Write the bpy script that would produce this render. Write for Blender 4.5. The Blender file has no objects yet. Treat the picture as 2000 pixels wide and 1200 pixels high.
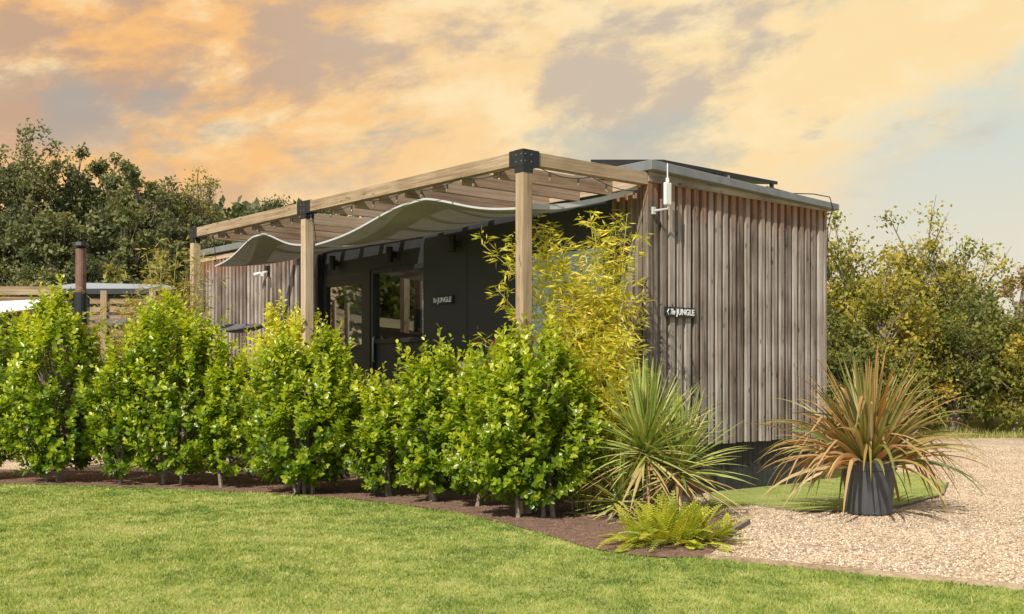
import bpy, math, random
import numpy as np
from mathutils import Vector
SC=bpy.context.scene; COL=SC.collection
SC.view_settings.view_transform='Standard'; SC.view_settings.look='None'; SC.view_settings.exposure=0
random.seed(7); RNG=np.random.default_rng(7)
F=2169.0; H=1.35; HY=740.0
TH=math.atan2(.6510,.7593); CU,SU=math.cos(TH),math.sin(TH)
P0=(1.498,12.26)
def W(s,b,z=0): return Vector((P0[0]+CU*s-SU*b, P0[1]+SU*s+CU*b, z))
def G(px,py):
    Y=F*H/(py-HY); return ((px-1000)/F*Y, Y)
def at(px,Y): return (px-1000)/F*Y
def zz(py,Y): return H+(HY-py)*Y/F
# ---------------------------------------------------------------- materials
def newmat(name):
    m=bpy.data.materials.new(name); m.use_nodes=True
    nt=m.node_tree; return m,nt,nt.nodes,nt.links,nt.nodes['Principled BSDF']
def ramp(N,stops,interp='LINEAR'):
    r=N.new('ShaderNodeValToRGB'); r.color_ramp.interpolation=interp
    el=r.color_ramp.elements
    while len(el)<len(stops): el.new(.5)
    for e,(p,c) in zip(el,stops):
        e.position=p; e.color=(c[0],c[1],c[2],1) if not isinstance(c,(int,float)) else (c,c,c,1)
    return r
def simple(name,c,rough=.6,metal=0,noise=.15,scale=8,bump=0,spec=.5):
    m,nt,N,L,P=newmat(name)
    tc=N.new('ShaderNodeTexCoord'); n=N.new('ShaderNodeTexNoise'); n.inputs['Scale'].default_value=scale; n.inputs['Detail'].default_value=6
    L.new(tc.outputs['Object'],n.inputs['Vector'])
    a=tuple(x*(1-noise) for x in c); b=tuple(min(1,x*(1+noise)) for x in c)
    r=ramp(N,[(.3,a),(.7,b)]); L.new(n.outputs['Fac'],r.inputs['Fac']); L.new(r.outputs['Color'],P.inputs['Base Color'])
    P.inputs['Roughness'].default_value=rough; P.inputs['Metallic'].default_value=metal
    P.inputs['Specular IOR Level'].default_value=spec
    if bump:
        bp=N.new('ShaderNodeBump'); bp.inputs['Strength'].default_value=bump; bp.inputs['Distance'].default_value=.01
        n2=N.new('ShaderNodeTexNoise'); n2.inputs['Scale'].default_value=scale*6; L.new(tc.outputs['Object'],n2.inputs['Vector'])
        L.new(n2.outputs['Fac'],bp.inputs['Height']); L.new(bp.outputs['Normal'],P.inputs['Normal'])
    return m
def leafmat(name,cols,rough=.4,trans=.3,tcol=None,spec=.5):
    m,nt,N,L,P=newmat(name)
    a=N.new('ShaderNodeAttribute'); a.attribute_name='rnd'
    r=ramp(N,[(i/(len(cols)-1),c) for i,c in enumerate(cols)])
    L.new(a.outputs['Fac'],r.inputs['Fac']); L.new(r.outputs['Color'],P.inputs['Base Color'])
    P.inputs['Roughness'].default_value=rough; P.inputs['Specular IOR Level'].default_value=spec
    t=N.new('ShaderNodeBsdfTranslucent')
    h=N.new('ShaderNodeMixRGB'); h.blend_type='MULTIPLY'; h.inputs[0].default_value=1; h.inputs[2].default_value=(tcol or (1.5,1.45,.7))+(1,)
    L.new(r.outputs['Color'],h.inputs[1]); L.new(h.outputs[0],t.inputs['Color'])
    mx=N.new('ShaderNodeMixShader'); mx.inputs[0].default_value=trans
    L.new(P.outputs[0],mx.inputs[1]); L.new(t.outputs[0],mx.inputs[2]); L.new(mx.outputs[0],N['Material Output'].inputs['Surface'])
    return m
def woodmat(name,axis,cols,redtop=None,knots=True,rough=.85,bump=.5,fine=34,kstr=.85):
    m,nt,N,L,P=newmat(name)
    tc=N.new('ShaderNodeTexCoord'); at_=N.new('ShaderNodeAttribute'); at_.attribute_name='rnd'
    mp=N.new('ShaderNodeMapping'); sc=[fine]*3; sc['xyz'.index(axis)]=1.1; mp.inputs['Scale'].default_value=sc
    off=N.new('ShaderNodeCombineXYZ'); mu=N.new('ShaderNodeMath'); mu.operation='MULTIPLY'; mu.inputs[1].default_value=37
    L.new(at_.outputs['Fac'],mu.inputs[0]); [L.new(mu.outputs[0],off.inputs[i]) for i in range(3)]
    L.new(off.outputs[0],mp.inputs['Location']); L.new(tc.outputs['Object'],mp.inputs['Vector'])
    n=N.new('ShaderNodeTexNoise'); n.inputs['Scale'].default_value=1; n.inputs['Detail'].default_value=8; n.inputs['Roughness'].default_value=.70; n.inputs['Distortion'].default_value=.3
    L.new(mp.outputs[0],n.inputs['Vector'])
    n2=N.new('ShaderNodeTexNoise'); n2.inputs['Scale'].default_value=2.2; n2.inputs['Detail'].default_value=5; L.new(tc.outputs['Object'],n2.inputs['Vector'])
    ad=N.new('ShaderNodeMath'); ad.operation='MULTIPLY_ADD'; ad.inputs[1].default_value=.34; L.new(at_.outputs['Fac'],ad.inputs[0])
    m3=N.new('ShaderNodeMath'); m3.operation='MULTIPLY_ADD'; m3.inputs[1].default_value=.50; L.new(n2.outputs['Fac'],m3.inputs[0])
    m4=N.new('ShaderNodeMath'); m4.operation='MULTIPLY'; m4.inputs[1].default_value=1.25; L.new(n.outputs['Fac'],m4.inputs[0])
    L.new(m4.outputs[0],m3.inputs[2]); L.new(m3.outputs[0],ad.inputs[2])
    mr0=N.new('ShaderNodeMapRange'); mr0.inputs['From Min'].default_value=.74; mr0.inputs['From Max'].default_value=1.30; L.new(ad.outputs[0],mr0.inputs['Value'])
    r=ramp(N,[(i/(len(cols)-1),c) for i,c in enumerate(cols)]); L.new(mr0.outputs[0],r.inputs['Fac'])
    last=r.outputs['Color']
    if knots:
        mk=N.new('ShaderNodeMapping'); ks=[12,12,12]; ks['xyz'.index(axis)]=4.2; mk.inputs['Scale'].default_value=ks
        L.new(off.outputs[0],mk.inputs['Location']); L.new(tc.outputs['Object'],mk.inputs['Vector'])
        v=N.new('ShaderNodeTexVoronoi'); v.inputs['Scale'].default_value=1; L.new(mk.outputs[0],v.inputs['Vector'])
        kr=ramp(N,[(.08,.22),(.19,1)]); L.new(v.outputs['Distance'],kr.inputs['Fac'])
        mm=N.new('ShaderNodeMixRGB'); mm.blend_type='MULTIPLY'; mm.inputs[0].default_value=kstr; L.new(last,mm.inputs[1]); L.new(kr.outputs['Color'],mm.inputs[2]); last=mm.outputs[0]
    if redtop:
        sx=N.new('ShaderNodeSeparateXYZ'); L.new(tc.outputs['Object'],sx.inputs[0])
        q=N.new('ShaderNodeMath'); q.operation='MULTIPLY_ADD'; q.inputs[1].default_value=1.3; L.new(n.outputs['Fac'],q.inputs[0]); L.new(sx.outputs['Z'],q.inputs[2])
        mr=N.new('ShaderNodeMapRange'); mr.inputs['From Min'].default_value=redtop[0]; mr.inputs['From Max'].default_value=redtop[1]; mr.inputs['To Max'].default_value=.9
        L.new(q.outputs[0],mr.inputs['Value'])
        mm=N.new('ShaderNodeMixRGB'); L.new(mr.outputs[0],mm.inputs[0]); L.new(last,mm.inputs[1]); mm.inputs[2].default_value=(.34,.15,.075,1); last=mm.outputs[0]
    L.new(last,P.inputs['Base Color']); P.inputs['Roughness'].default_value=rough; P.inputs['Specular IOR Level'].default_value=.15
    bp=N.new('ShaderNodeBump'); bp.inputs['Strength'].default_value=bump; bp.inputs['Distance'].default_value=.008
    L.new(n.outputs['Fac'],bp.inputs['Height']); L.new(bp.outputs['Normal'],P.inputs['Normal'])
    return m
GREYW=[(.075,.055,.043),(.19,.15,.122),(.315,.265,.225),(.47,.415,.37)]
TANW=[(.23,.155,.095),(.41,.30,.195),(.56,.44,.31)]
M={}
M['clad']=woodmat('weathered_cladding','z',GREYW,redtop=(3.80,4.25))
M['frieze']=woodmat('weathered_frieze','x',GREYW)
for ax in 'xyz': M['tan'+ax]=woodmat('tan_timber_'+ax,ax,TANW,knots=(ax!='x'),kstr=.6)
M['rafter']=woodmat('brown_rafter','x',[(.20,.13,.08),(.36,.25,.16),(.48,.36,.25)],knots=False)
M['brownw']=woodmat('brown_slats','x',[(.16,.09,.05),(.32,.21,.13),(.45,.32,.21)],knots=False)
M['black']=simple('black_metal',(.018,.019,.021),.45)
M['dark']=simple('charcoal_panel',(.026,.028,.031),.5,bump=.0)
M['skirt']=simple('dark_skirt_boards',(.034,.033,.033),.7,noise=.4,bump=.3)
M['grey']=simple('grey_roof_trim',(.19,.195,.195),.5)
M['lroof']=simple('pale_metal_roof',(.36,.42,.48),.4)
M['white']=simple('white_plastic',(.78,.78,.76),.4,noise=.03)
M['hem']=simple('grey_hem_webbing',(.50,.50,.51),.8,noise=.05)
M['letter']=simple('white_lettering',(.9,.9,.88),.6,noise=.02)
M['pot']=simple('charcoal_pot',(.065,.07,.078),.5,bump=.2)
M['steel']=simple('brushed_steel',(.5,.5,.5),.3,metal=.8)
M['rust']=simple('rusty_flue',(.19,.10,.07),.6,noise=.4)
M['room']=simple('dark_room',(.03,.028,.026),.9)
M['painted_reflection']=simple('pale_blue_reflection',(.58,.76,.92),.6,noise=.08,scale=3)  # pale blue of reflected sky, painted as a surface colour
M['sofa']=simple('grey_fabric',(.16,.17,.17),.9,bump=.3)
M['curtain']=simple('pale_curtain',(.6,.57,.52),.9,noise=.2,scale=4)
M['red']=simple('red_fabric',(.35,.015,.02),.6)
M['bark']=simple('bark',(.13,.10,.075),.9,noise=.4,scale=20,bump=.4)
M['barkpale']=simple('pale_bark',(.24,.195,.15),.9,noise=.4,scale=20)
M['culm']=simple('bamboo_culm',(.42,.40,.10),.5,noise=.3)
M['darkcloth']=simple('dark_grey_cloth',(.12,.12,.13),.9)
M['whitecloth']=simple('white_cloth',(.75,.75,.76),.9)
m,nt,N,L,P=newmat('perforated_black_panel'); tc=N.new('ShaderNodeTexCoord'); mp=N.new('ShaderNodeMapping'); mp.inputs['Rotation'].default_value=(math.radians(45),0,0); L.new(tc.outputs['Object'],mp.inputs['Vector'])
v=N.new('ShaderNodeTexVoronoi'); v.inputs['Scale'].default_value=24; v.inputs['Randomness'].default_value=.0
L.new(mp.outputs[0],v.inputs['Vector']); r=ramp(N,[(.2,(.013,.014,.016)),(.5,(.034,.036,.040))]); L.new(v.outputs['Distance'],r.inputs['Fac']); L.new(r.outputs['Color'],P.inputs['Base Color']); P.inputs['Roughness'].default_value=.5
M['perf']=m
def glass(name,tr,f):
    m,nt,N,L,P=newmat(name); t=N.new('ShaderNodeBsdfTransparent'); t.inputs[0].default_value=tr; g=N.new('ShaderNodeBsdfGlossy'); g.inputs['Roughness'].default_value=.02; g.inputs['Color'].default_value=(.9,.95,.95,1)
    mx=N.new('ShaderNodeMixShader'); mx.inputs[0].default_value=f; L.new(t.outputs[0],mx.inputs[1]); L.new(g.outputs[0],mx.inputs[2]); L.new(mx.outputs[0],N['Material Output'].inputs[0]); return m
M['glass']=glass('window_glass',(.6,.63,.62,1),.42); M['cglass']=glass('clear_window_glass',(.97,.98,1,1),.10)
m,nt,N,L,P=newmat('bulb_glass'); P.inputs['Base Color'].default_value=(.5,.42,.28,1); P.inputs['Roughness'].default_value=.1; P.inputs['Transmission Weight'].default_value=.7; M['bulb']=m
m,nt,N,L,P=newmat('sail_cloth'); P.inputs['Roughness'].default_value=.95; P.inputs['Specular IOR Level'].default_value=.1
tc=N.new('ShaderNodeTexCoord'); n=N.new('ShaderNodeTexNoise'); n.inputs['Scale'].default_value=2; L.new(tc.outputs['Object'],n.inputs['Vector']); r=ramp(N,[(.3,(.25,.24,.225)),(.7,(.31,.295,.275))]); L.new(n.outputs['Fac'],r.inputs['Fac']); L.new(r.outputs['Color'],P.inputs['Base Color'])
t=N.new('ShaderNodeBsdfTranslucent'); t.inputs[0].default_value=(.30,.275,.24,1); mx=N.new('ShaderNodeMixShader'); mx.inputs[0].default_value=.14; L.new(P.outputs[0],mx.inputs[1]); L.new(t.outputs[0],mx.inputs[2]); L.new(mx.outputs[0],N['Material Output'].inputs[0]); M['sail']=m
m,nt,N,L,P=newmat('gravel'); tc=N.new('ShaderNodeTexCoord'); v=N.new('ShaderNodeTexVoronoi'); v.inputs['Scale'].default_value=42; L.new(tc.outputs['Object'],v.inputs['Vector'])
sep=N.new('ShaderNodeSeparateColor'); L.new(v.outputs['Color'],sep.inputs[0])
r=ramp(N,[(0,(.16,.11,.07)),(.18,(.44,.305,.185)),(.45,(.63,.46,.295)),(.75,(.75,.59,.41)),(1,(.84,.72,.57))]); L.new(sep.outputs[0],r.inputs['Fac'])
n=N.new('ShaderNodeTexNoise'); n.inputs['Scale'].default_value=1.1; n.inputs['Detail'].default_value=5; L.new(tc.outputs['Object'],n.inputs['Vector']); r2=ramp(N,[(.3,.72),(.65,1.04)]); L.new(n.outputs['Fac'],r2.inputs['Fac'])
mm=N.new('ShaderNodeMixRGB'); mm.blend_type='MULTIPLY'; mm.inputs[0].default_value=1; L.new(r.outputs['Color'],mm.inputs[1]); L.new(r2.outputs['Color'],mm.inputs[2]); L.new(mm.outputs[0],P.inputs['Base Color'])
bp=N.new('ShaderNodeBump'); bp.invert=True; bp.inputs['Strength'].default_value=.8; bp.inputs['Distance'].default_value=.012; L.new(v.outputs['Distance'],bp.inputs['Height']); L.new(bp.outputs['Normal'],P.inputs['Normal']); P.inputs['Roughness'].default_value=.8; M['gravel']=m
def groundmat(name,stops,scale,bscale,bump,rough=.95):
    m,nt,N,L,P=newmat(name); tc=N.new('ShaderNodeTexCoord'); n=N.new('ShaderNodeTexNoise'); n.inputs['Scale'].default_value=scale; n.inputs['Detail'].default_value=9; n.inputs['Roughness'].default_value=.7; L.new(tc.outputs['Object'],n.inputs['Vector'])
    r=ramp(N,stops); L.new(n.outputs['Fac'],r.inputs['Fac']); L.new(r.outputs['Color'],P.inputs['Base Color']); P.inputs['Roughness'].default_value=rough; P.inputs['Specular IOR Level'].default_value=.1
    n2=N.new('ShaderNodeTexNoise'); n2.inputs['Scale'].default_value=bscale; n2.inputs['Detail'].default_value=5; L.new(tc.outputs['Object'],n2.inputs['Vector'])
    bp=N.new('ShaderNodeBump'); bp.inputs['Strength'].default_value=bump; bp.inputs['Distance'].default_value=.03; L.new(n2.outputs['Fac'],bp.inputs['Height']); L.new(bp.outputs['Normal'],P.inputs['Normal']); return m
M['lawn']=groundmat('grass_ground',[(.3,(.22,.26,.07)),(.5,(.34,.38,.11)),(.7,(.44,.44,.18))],2.2,60,.6)
M['soil']=groundmat('soil_ground',[(.3,(.14,.085,.06)),(.55,(.25,.155,.11)),(.75,(.34,.22,.165))],9,45,.8)
M['hill']=groundmat('hill_ground',[(.35,(.03,.04,.015)),(.55,(.05,.06,.025)),(.7,(.08,.085,.035))],.25,1.5,1)
M['palehill']=groundmat('stubble_hill',[(.35,(.30,.27,.14)),(.6,(.36,.31,.18)),(.7,(.22,.24,.10))],.02,.3,.3)
M['blade']=leafmat('lawn_blades',[(.13,.20,.045),(.28,.36,.08),(.43,.48,.13),(.62,.57,.28)],.6,.35,spec=.15)
M['rough']=leafmat('rough_grass',[(.22,.26,.06),(.38,.36,.12),(.5,.42,.2)],.7,.3,spec=.1)
M['chips']=leafmat('bark_chips',[(.12,.07,.05),(.25,.155,.11),(.37,.25,.185)],.9,.0,spec=.1)
M['stones']=leafmat('gravel_stones',[(.18,.13,.10),(.46,.325,.20),(.65,.49,.33),(.78,.63,.45),(.86,.76,.61)],.8,.0)
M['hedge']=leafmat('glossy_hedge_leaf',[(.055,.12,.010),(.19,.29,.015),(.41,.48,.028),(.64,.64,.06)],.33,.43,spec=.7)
M['gold']=leafmat('golden_leaf',[(.38,.44,.03),(.66,.65,.06),(.80,.77,.14)],.4,.4)
M['bamb']=leafmat('bamboo_leaf',[(.28,.33,.02),(.54,.53,.04),(.74,.66,.08),(.80,.62,.16)],.45,.38)
M['bamb2']=leafmat('feathery_bamboo_leaf',[(.28,.30,.05),(.46,.40,.09),(.50,.30,.12)],.5,.35)
M['yucca']=leafmat('sword_leaf',[(.11,.17,.04),(.26,.34,.075),(.47,.50,.13),(.58,.47,.22),(.40,.25,.12)],.4,.2)
M['flax']=leafmat('bronze_flax_leaf',[(.10,.14,.035),(.23,.25,.07),(.40,.30,.10),(.44,.22,.09),(.58,.46,.24)],.4,.25)
M['fern']=leafmat('fern_leaf',[(.18,.26,.015),(.46,.49,.03),(.70,.65,.07)],.5,.38)
M['tr1']=leafmat('hazy_wood_leaf_dark',[(.075,.092,.048),(.125,.145,.068),(.20,.205,.092)],.6,.3,spec=.2)  # leaf greens lifted and greyed: distance haze mixed into the colour
M['tr2']=leafmat('hazy_wood_leaf_mid',[(.105,.128,.062),(.19,.205,.088),(.31,.29,.125)],.6,.3,spec=.2)  # mid green carries the same painted-in distance haze
M['tr3']=leafmat('wood_leaf_olive',[(.15,.16,.055),(.28,.27,.08),(.41,.34,.11)],.6,.3,spec=.2)
M['tr4']=leafmat('wood_leaf_rust',[(.18,.12,.06),(.32,.21,.09),(.42,.31,.14)],.6,.3,spec=.2)
M['rt']=leafmat('hedgerow_leaf',[(.10,.12,.02),(.24,.25,.04),(.42,.37,.065),(.58,.43,.09)],.5,.38,spec=.3)
M['rtd']=leafmat('hedgerow_leaf_dark',[(.065,.09,.02),(.15,.175,.036),(.29,.28,.058)],.5,.32,spec=.3)
# ---------------------------------------------------------------- mesh helpers
def link(o,parent=None):
    COL.objects.link(o)
    if parent is not None: o.parent=parent
    return o
def tag(o,label=None,cat=None,group=None,kind=None):
    if label: o['label']=label
    if cat: o['category']=cat
    if group: o['group']=group
    if kind: o['kind']=kind
    return o
def empty(name,loc,rz=0,label=None,cat=None,group=None):
    o=bpy.data.objects.new(name,None); o.empty_display_size=.2; o.location=loc; o.rotation_euler=(0,0,rz); link(o); return tag(o,label,cat,group)
class MB:
    def __init__(s): s.v=[]; s.f=[]; s.r=[]
    def add(s,vs,fs,r=None):
        k=len(s.v); r=random.random() if r is None else r
        s.v+= [tuple(p) for p in vs]; s.r+=[r]*len(vs); s.f+=[tuple(i+k for i in f) for f in fs]
    def box(s,x0,x1,y0,y1,z0,z1,r=None):
        s.add([(x0,y0,z0),(x1,y0,z0),(x1,y1,z0),(x0,y1,z0),(x0,y0,z1),(x1,y0,z1),(x1,y1,z1),(x0,y1,z1)],
              [(3,2,1,0),(4,5,6,7),(0,1,5,4),(1,2,6,5),(2,3,7,6),(3,0,4,7)],r)
    def hexa(s,vs,r=None): s.add(vs,[(3,2,1,0),(4,5,6,7),(0,1,5,4),(1,2,6,5),(2,3,7,6),(3,0,4,7)],r)
    def tube(s,path,rad,n=6,r=None,cap=True):
        path=[Vector(p) for p in path]; m=len(path)
        if not isinstance(rad,(list,tuple)): rad=[rad]*m
        vs=[];fs=[]; prev=None
        for i,p in enumerate(path):
            d=(path[min(i+1,m-1)]-path[max(i-1,0)]); d=d.normalized() if d.length>1e-9 else Vector((0,0,1))
            a=prev if prev is not None else (Vector((1,0,0)) if abs(d.x)<.8 else Vector((0,1,0)))
            a=(a-d*a.dot(d)); a=a.normalized() if a.length>1e-6 else d.orthogonal().normalized(); prev=a; b=d.cross(a)
            for k in range(n):
                t=2*math.pi*k/n; vs.append(p+(a*math.cos(t)+b*math.sin(t))*rad[i])
        for i in range(m-1):
            for k in range(n):
                q=(k+1)%n; fs.append((i*n+k,i*n+q,(i+1)*n+q,(i+1)*n+k))
        if cap: fs.append(tuple(range(n-1,-1,-1))); fs.append(tuple((m-1)*n+k for k in range(n)))
        s.add(vs,fs,r)
    def blade(s,base,az,el,length,width,droop,n=7,twist=0,r=None,foldd=.25,kink=None):
        p=Vector(base); d=Vector((math.cos(az)*math.cos(el),math.sin(az)*math.cos(el),math.sin(el)))
        side=Vector((-math.sin(az),math.cos(az),0)); side=(side*math.cos(twist)+d.cross(side)*math.sin(twist)).normalized()
        vs=[];fs=[]; st=length/n
        for i in range(n+1):
            t=i/n; w=width*(.55+.9*t if t<.35 else max(0,(1-t))**.75*1.16)*.5
            if i==n: w=.0008
            nn=side.cross(d).normalized()
            vs+= [p-side*w+nn*w*foldd, p-nn*w*foldd, p+side*w+nn*w*foldd]
            if kink and i==kink[0]: d.z-=kink[1]
            d=Vector((d.x,d.y,d.z-droop*st*(.4+1.4*t))).normalized(); p=p+d*st
            if p.z<.03: p.z=.03
        for i in range(n):
            a=i*3; fs+=[(a,a+1,a+4,a+3),(a+1,a+2,a+5,a+4)]
        s.add(vs,fs,r)
    def build(s,name,mat,parent=None,loc=None,rz=None,smooth=False,bevel=0):
        me=bpy.data.meshes.new(name); me.from_pydata(s.v,[],s.f); me.update()
        a=me.attributes.new('rnd','FLOAT','POINT'); a.data.foreach_set('value',np.array(s.r,dtype=np.float32))
        if smooth: me.polygons.foreach_set('use_smooth',[True]*len(me.polygons))
        o=bpy.data.objects.new(name,me); me.materials.append(M[mat] if isinstance(mat,str) else mat)
        if loc is not None: o.location=loc
        if rz is not None: o.rotation_euler=(0,0,rz)
        if bevel:
            b=o.modifiers.new('Bevel','BEVEL'); b.width=bevel; b.segments=2; b.limit_method='ANGLE'
        return link(o,parent)
def npmesh(name,V,T,R,mat,parent=None,loc=None,smooth=False):
    me=bpy.data.meshes.new(name); nv=len(V); nt=len(T)
    me.vertices.add(nv); me.vertices.foreach_set('co',V.astype(np.float32).ravel())
    me.loops.add(nt*3); me.loops.foreach_set('vertex_index',T.astype(np.int32).ravel())
    me.polygons.add(nt); me.polygons.foreach_set('loop_start',np.arange(0,nt*3,3,dtype=np.int32))
    if smooth: me.polygons.foreach_set('use_smooth',np.ones(nt,dtype=bool))
    me.update(calc_edges=True)
    a=me.attributes.new('rnd','FLOAT','POINT'); a.data.foreach_set('value',R.astype(np.float32))
    me.materials.append(M[mat]); o=bpy.data.objects.new(name,me)
    if loc is not None: o.location=loc
    return link(o,parent)
def nrm(a): return a/np.maximum(np.linalg.norm(a,axis=1,keepdims=True),1e-9)
LT_V=np.array([(0,0,0),(.38,-.5,.12),(.36,0,-.05),(.38,.5,.12),(.75,-.4,.10),(.75,0,-.04),(.75,.4,.10),(1,0,-.06)])
LT_F=np.array([(0,2,1),(0,3,2),(1,2,5),(1,5,4),(2,3,6),(2,6,5),(4,5,7),(5,6,7)])
QT_V=np.array([(0,0,0),(.5,-.5,.05),(.5,.5,.05),(1,0,0)]); QT_F=np.array([(0,2,1),(1,2,3)])
def leaves(name,pos,d,up,ln,wd,rnd,mat,parent,detail=False,loc=None):
    TV,TF=(LT_V,LT_F) if detail else (QT_V,QT_F)
    d=nrm(d); s=nrm(np.cross(d,up)); n=np.cross(s,d); k=len(TV); m=len(pos)
    V=(pos[:,None,:]+d[:,None,:]*(TV[None,:,0:1]*ln[:,None,None])+s[:,None,:]*(TV[None,:,1:2]*wd[:,None,None])+n[:,None,:]*(TV[None,:,2:3]*wd[:,None,None])).reshape(-1,3)
    T=(TF[None,:,:]+(np.arange(m)*k)[:,None,None]).reshape(-1,3)
    return npmesh(name,V,T,np.repeat(rnd,k),mat,parent,loc)
def inpoly(x,y,poly):
    c=np.zeros(len(x),bool); n=len(poly); j=n-1
    for i in range(n):
        xi,yi=poly[i]; xj,yj=poly[j]
        c^=((yi>y)!=(yj>y))&(x<(xj-xi)*(y-yi)/(yj-yi+1e-12)+xi); j=i
    return c
def sheet(name,poly,z,mat,kind='structure'):
    me=bpy.data.meshes.new(name); me.from_pydata([(x,y,z) for x,y in poly],[],[tuple(range(len(poly)))]); me.update()
    if me.polygons[0].normal.z<0: me.flip_normals()
    me.materials.append(M[mat]); o=bpy.data.objects.new(name,me); link(o); o['kind']=kind; return o
# ---------------------------------------------------------------- camera, light, world
cam=bpy.data.cameras.new('camera'); co=bpy.data.objects.new('camera',cam); link(co); SC.camera=co
co.location=(0,0,H); co.rotation_euler=(math.radians(90),0,0); cam.sensor_width=36; cam.lens=F/2000*36; cam.shift_y=(HY-600)/2000; cam.clip_end=3000; cam.clip_start=.1
EL=math.radians(42); S=Vector((-.47,-.88,0)).normalized()*math.cos(EL); S.z=math.sin(EL)
sl=bpy.data.lights.new('sun','SUN'); sl.energy=5.0; sl.angle=math.radians(.5); sl.color=(1,.94,.82)
so=bpy.data.objects.new('sun',sl); so.rotation_euler=S.to_track_quat('Z','Y').to_euler(); so.location=(-5,-5,12); link(so)
w=bpy.data.worlds.new('World'); SC.world=w; w.use_nodes=True; N=w.node_tree.nodes; L=w.node_tree.links
bg=N['Background']; bg.inputs['Strength'].default_value=1
sky=N.new('ShaderNodeTexSky'); sky.sky_type='NISHITA'; sky.sun_disc=False; sky.sun_elevation=EL; sky.sun_rotation=math.atan2(S.x,S.y)
def mth(op,a,b=None,c=None,clamp=False):
    n=N.new('ShaderNodeMath'); n.operation=op; n.use_clamp=clamp
    for i,x in enumerate((a,b,c)):
        if x is None: continue
        if isinstance(x,(int,float)): n.inputs[i].default_value=x
        else: L.new(x,n.inputs[i])
    return n.outputs[0]
def mix(f,a,b):
    n=N.new('ShaderNodeMixRGB')
    for i,x in enumerate((f,a,b)):
        if isinstance(x,tuple): n.inputs[i].default_value=x+(1,)
        elif isinstance(x,(int,float)): n.inputs[i].default_value=x
        else: L.new(x,n.inputs[i])
    return n.outputs[0]
def sst(x,a,b):
    n=N.new('ShaderNodeMapRange'); n.interpolation_type='SMOOTHSTEP'; n.inputs['From Min'].default_value=a; n.inputs['From Max'].default_value=b; L.new(x,n.inputs['Value']); return n.outputs[0]
tc=N.new('ShaderNodeTexCoord'); sp=N.new('ShaderNodeSeparateXYZ'); L.new(tc.outputs['Generated'],sp.inputs[0]); X,Y_,Z=sp.outputs
def noise(scale,rot,sc,loc,detail=8,rough=.6,dist=.5):
    mp=N.new('ShaderNodeMapping'); mp.inputs['Scale'].default_value=sc; mp.inputs['Location'].default_value=loc
    m0=N.new('ShaderNodeMapping'); m0.inputs['Rotation'].default_value=rot
    L.new(tc.outputs['Generated'],m0.inputs['Vector']); L.new(m0.outputs[0],mp.inputs['Vector'])
    n=N.new('ShaderNodeTexNoise'); n.inputs['Scale'].default_value=scale; n.inputs['Detail'].default_value=detail; n.inputs['Roughness'].default_value=rough; n.inputs['Distortion'].default_value=dist
    L.new(mp.outputs[0],n.inputs['Vector']); return n.outputs['Fac']
n1=noise(4.6,(0,.17,0),(1,1,2.2),(3.1,0,1.2),detail=11,rough=.60,dist=.15); n2=noise(10,(0,.2,0),(1,1,2.2),(1,4,2),detail=11,rough=.62,dist=.2)
n3=noise(5.0,(0,.12,0),(1,1,2.0),(7.3,2,5.1),detail=10,rough=.6,dist=.15)
warm=mix(sst(X,-.32,.15),(.95,.52,.20),(.98,.74,.40))
warm=mix(mth('MULTIPLY',sst(n2,.42,.66),.8),warm,(1.0,.82,.50))
shade=mix(sst(X,-.35,.1),(.54,.37,.27),(.58,.49,.40))
bias=mth('MULTIPLY_ADD',sst(X,.0,.25),-.09,mth('MULTIPLY_ADD',sst(Z,.12,.30),.07,n1))
bias=mth('MULTIPLY_ADD',mth('SUBTRACT',n2,.5),-.24,bias)
f1=mth('MULTIPLY',sst(bias,.50,.62),.88)
c1=mix(f1,warm,shade)
f2=mth('MULTIPLY',sst(n3,.52,.64),.72)
c1=mix(f2,c1,mix(sst(X,-.3,.2),(.41,.39,.36),(.50,.53,.48)))
low=mth('SUBTRACT',1,sst(Z,.12,.22)); c1=mix(mth('MULTIPLY',low,.65),c1,mix(sst(X,-.2,.2),(.95,.59,.28),(.96,.73,.46)))
bm=mth('SUBTRACT',mth('MULTIPLY_ADD',X,.5,.05),Z); bm=mth('MULTIPLY_ADD',mth('SUBTRACT',n2,.5),.16,bm)
bmask=mth('MULTIPLY',sst(bm,-.03,.05),sst(X,.14,.34))
c1=mix(mth('MULTIPLY',bmask,.95),c1,mix(sst(Z,.05,.25),(.80,.75,.60),(.62,.69,.64)))
nis=N.new('ShaderNodeMixRGB'); nis.blend_type='MULTIPLY'; nis.inputs[0].default_value=1; L.new(sky.outputs[0],nis.inputs[1]); nis.inputs[2].default_value=(.11,.11,.11,1)
fm=sst(Y_,-.1,.45)
fin=mix(fm,nis.outputs[0],c1)
L.new(fin,bg.inputs['Color'])
# ---------------------------------------------------------------- ground
mb=MB(); mb.add([(-400,-60,0),(400,-60,0),(400,900,0),(-400,900,0)],[(0,1,2,3)]); o=mb.build('ground','lawn'); o['kind']='structure'
soil_front=[(-260,938),(0,946),(150,949),(300,955),(450,961),(600,970),(700,977),(800,989),(900,1004),(1000,1027),(1080,1050),(1150,1072),(1225,1085),(1300,1091),(1378,1090)]
soil_back=[(1462,1024),(1400,1008),(1300,1000),(1180,1000),(1120,985),(1060,975),(900,950),(700,935),(400,925),(0,918),(-260,915)]
soil=[G(*p) for p in soil_front]+[G(*p) for p in soil_back]
grav=[G(1378,1089),G(1700,1121),G(2000,1151),G(2300,1183),(30,6.5),(60,25.2),(10,25.2),(-3,25),(-9,21)]+[G(-260,917),G(400,927),G(900,952),G(1120,987),G(1300,1002),G(1460,1022)]
sheet('gravel_path',grav,.004,'gravel'); sheet('soil_bed',soil,.009,'soil')
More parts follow.
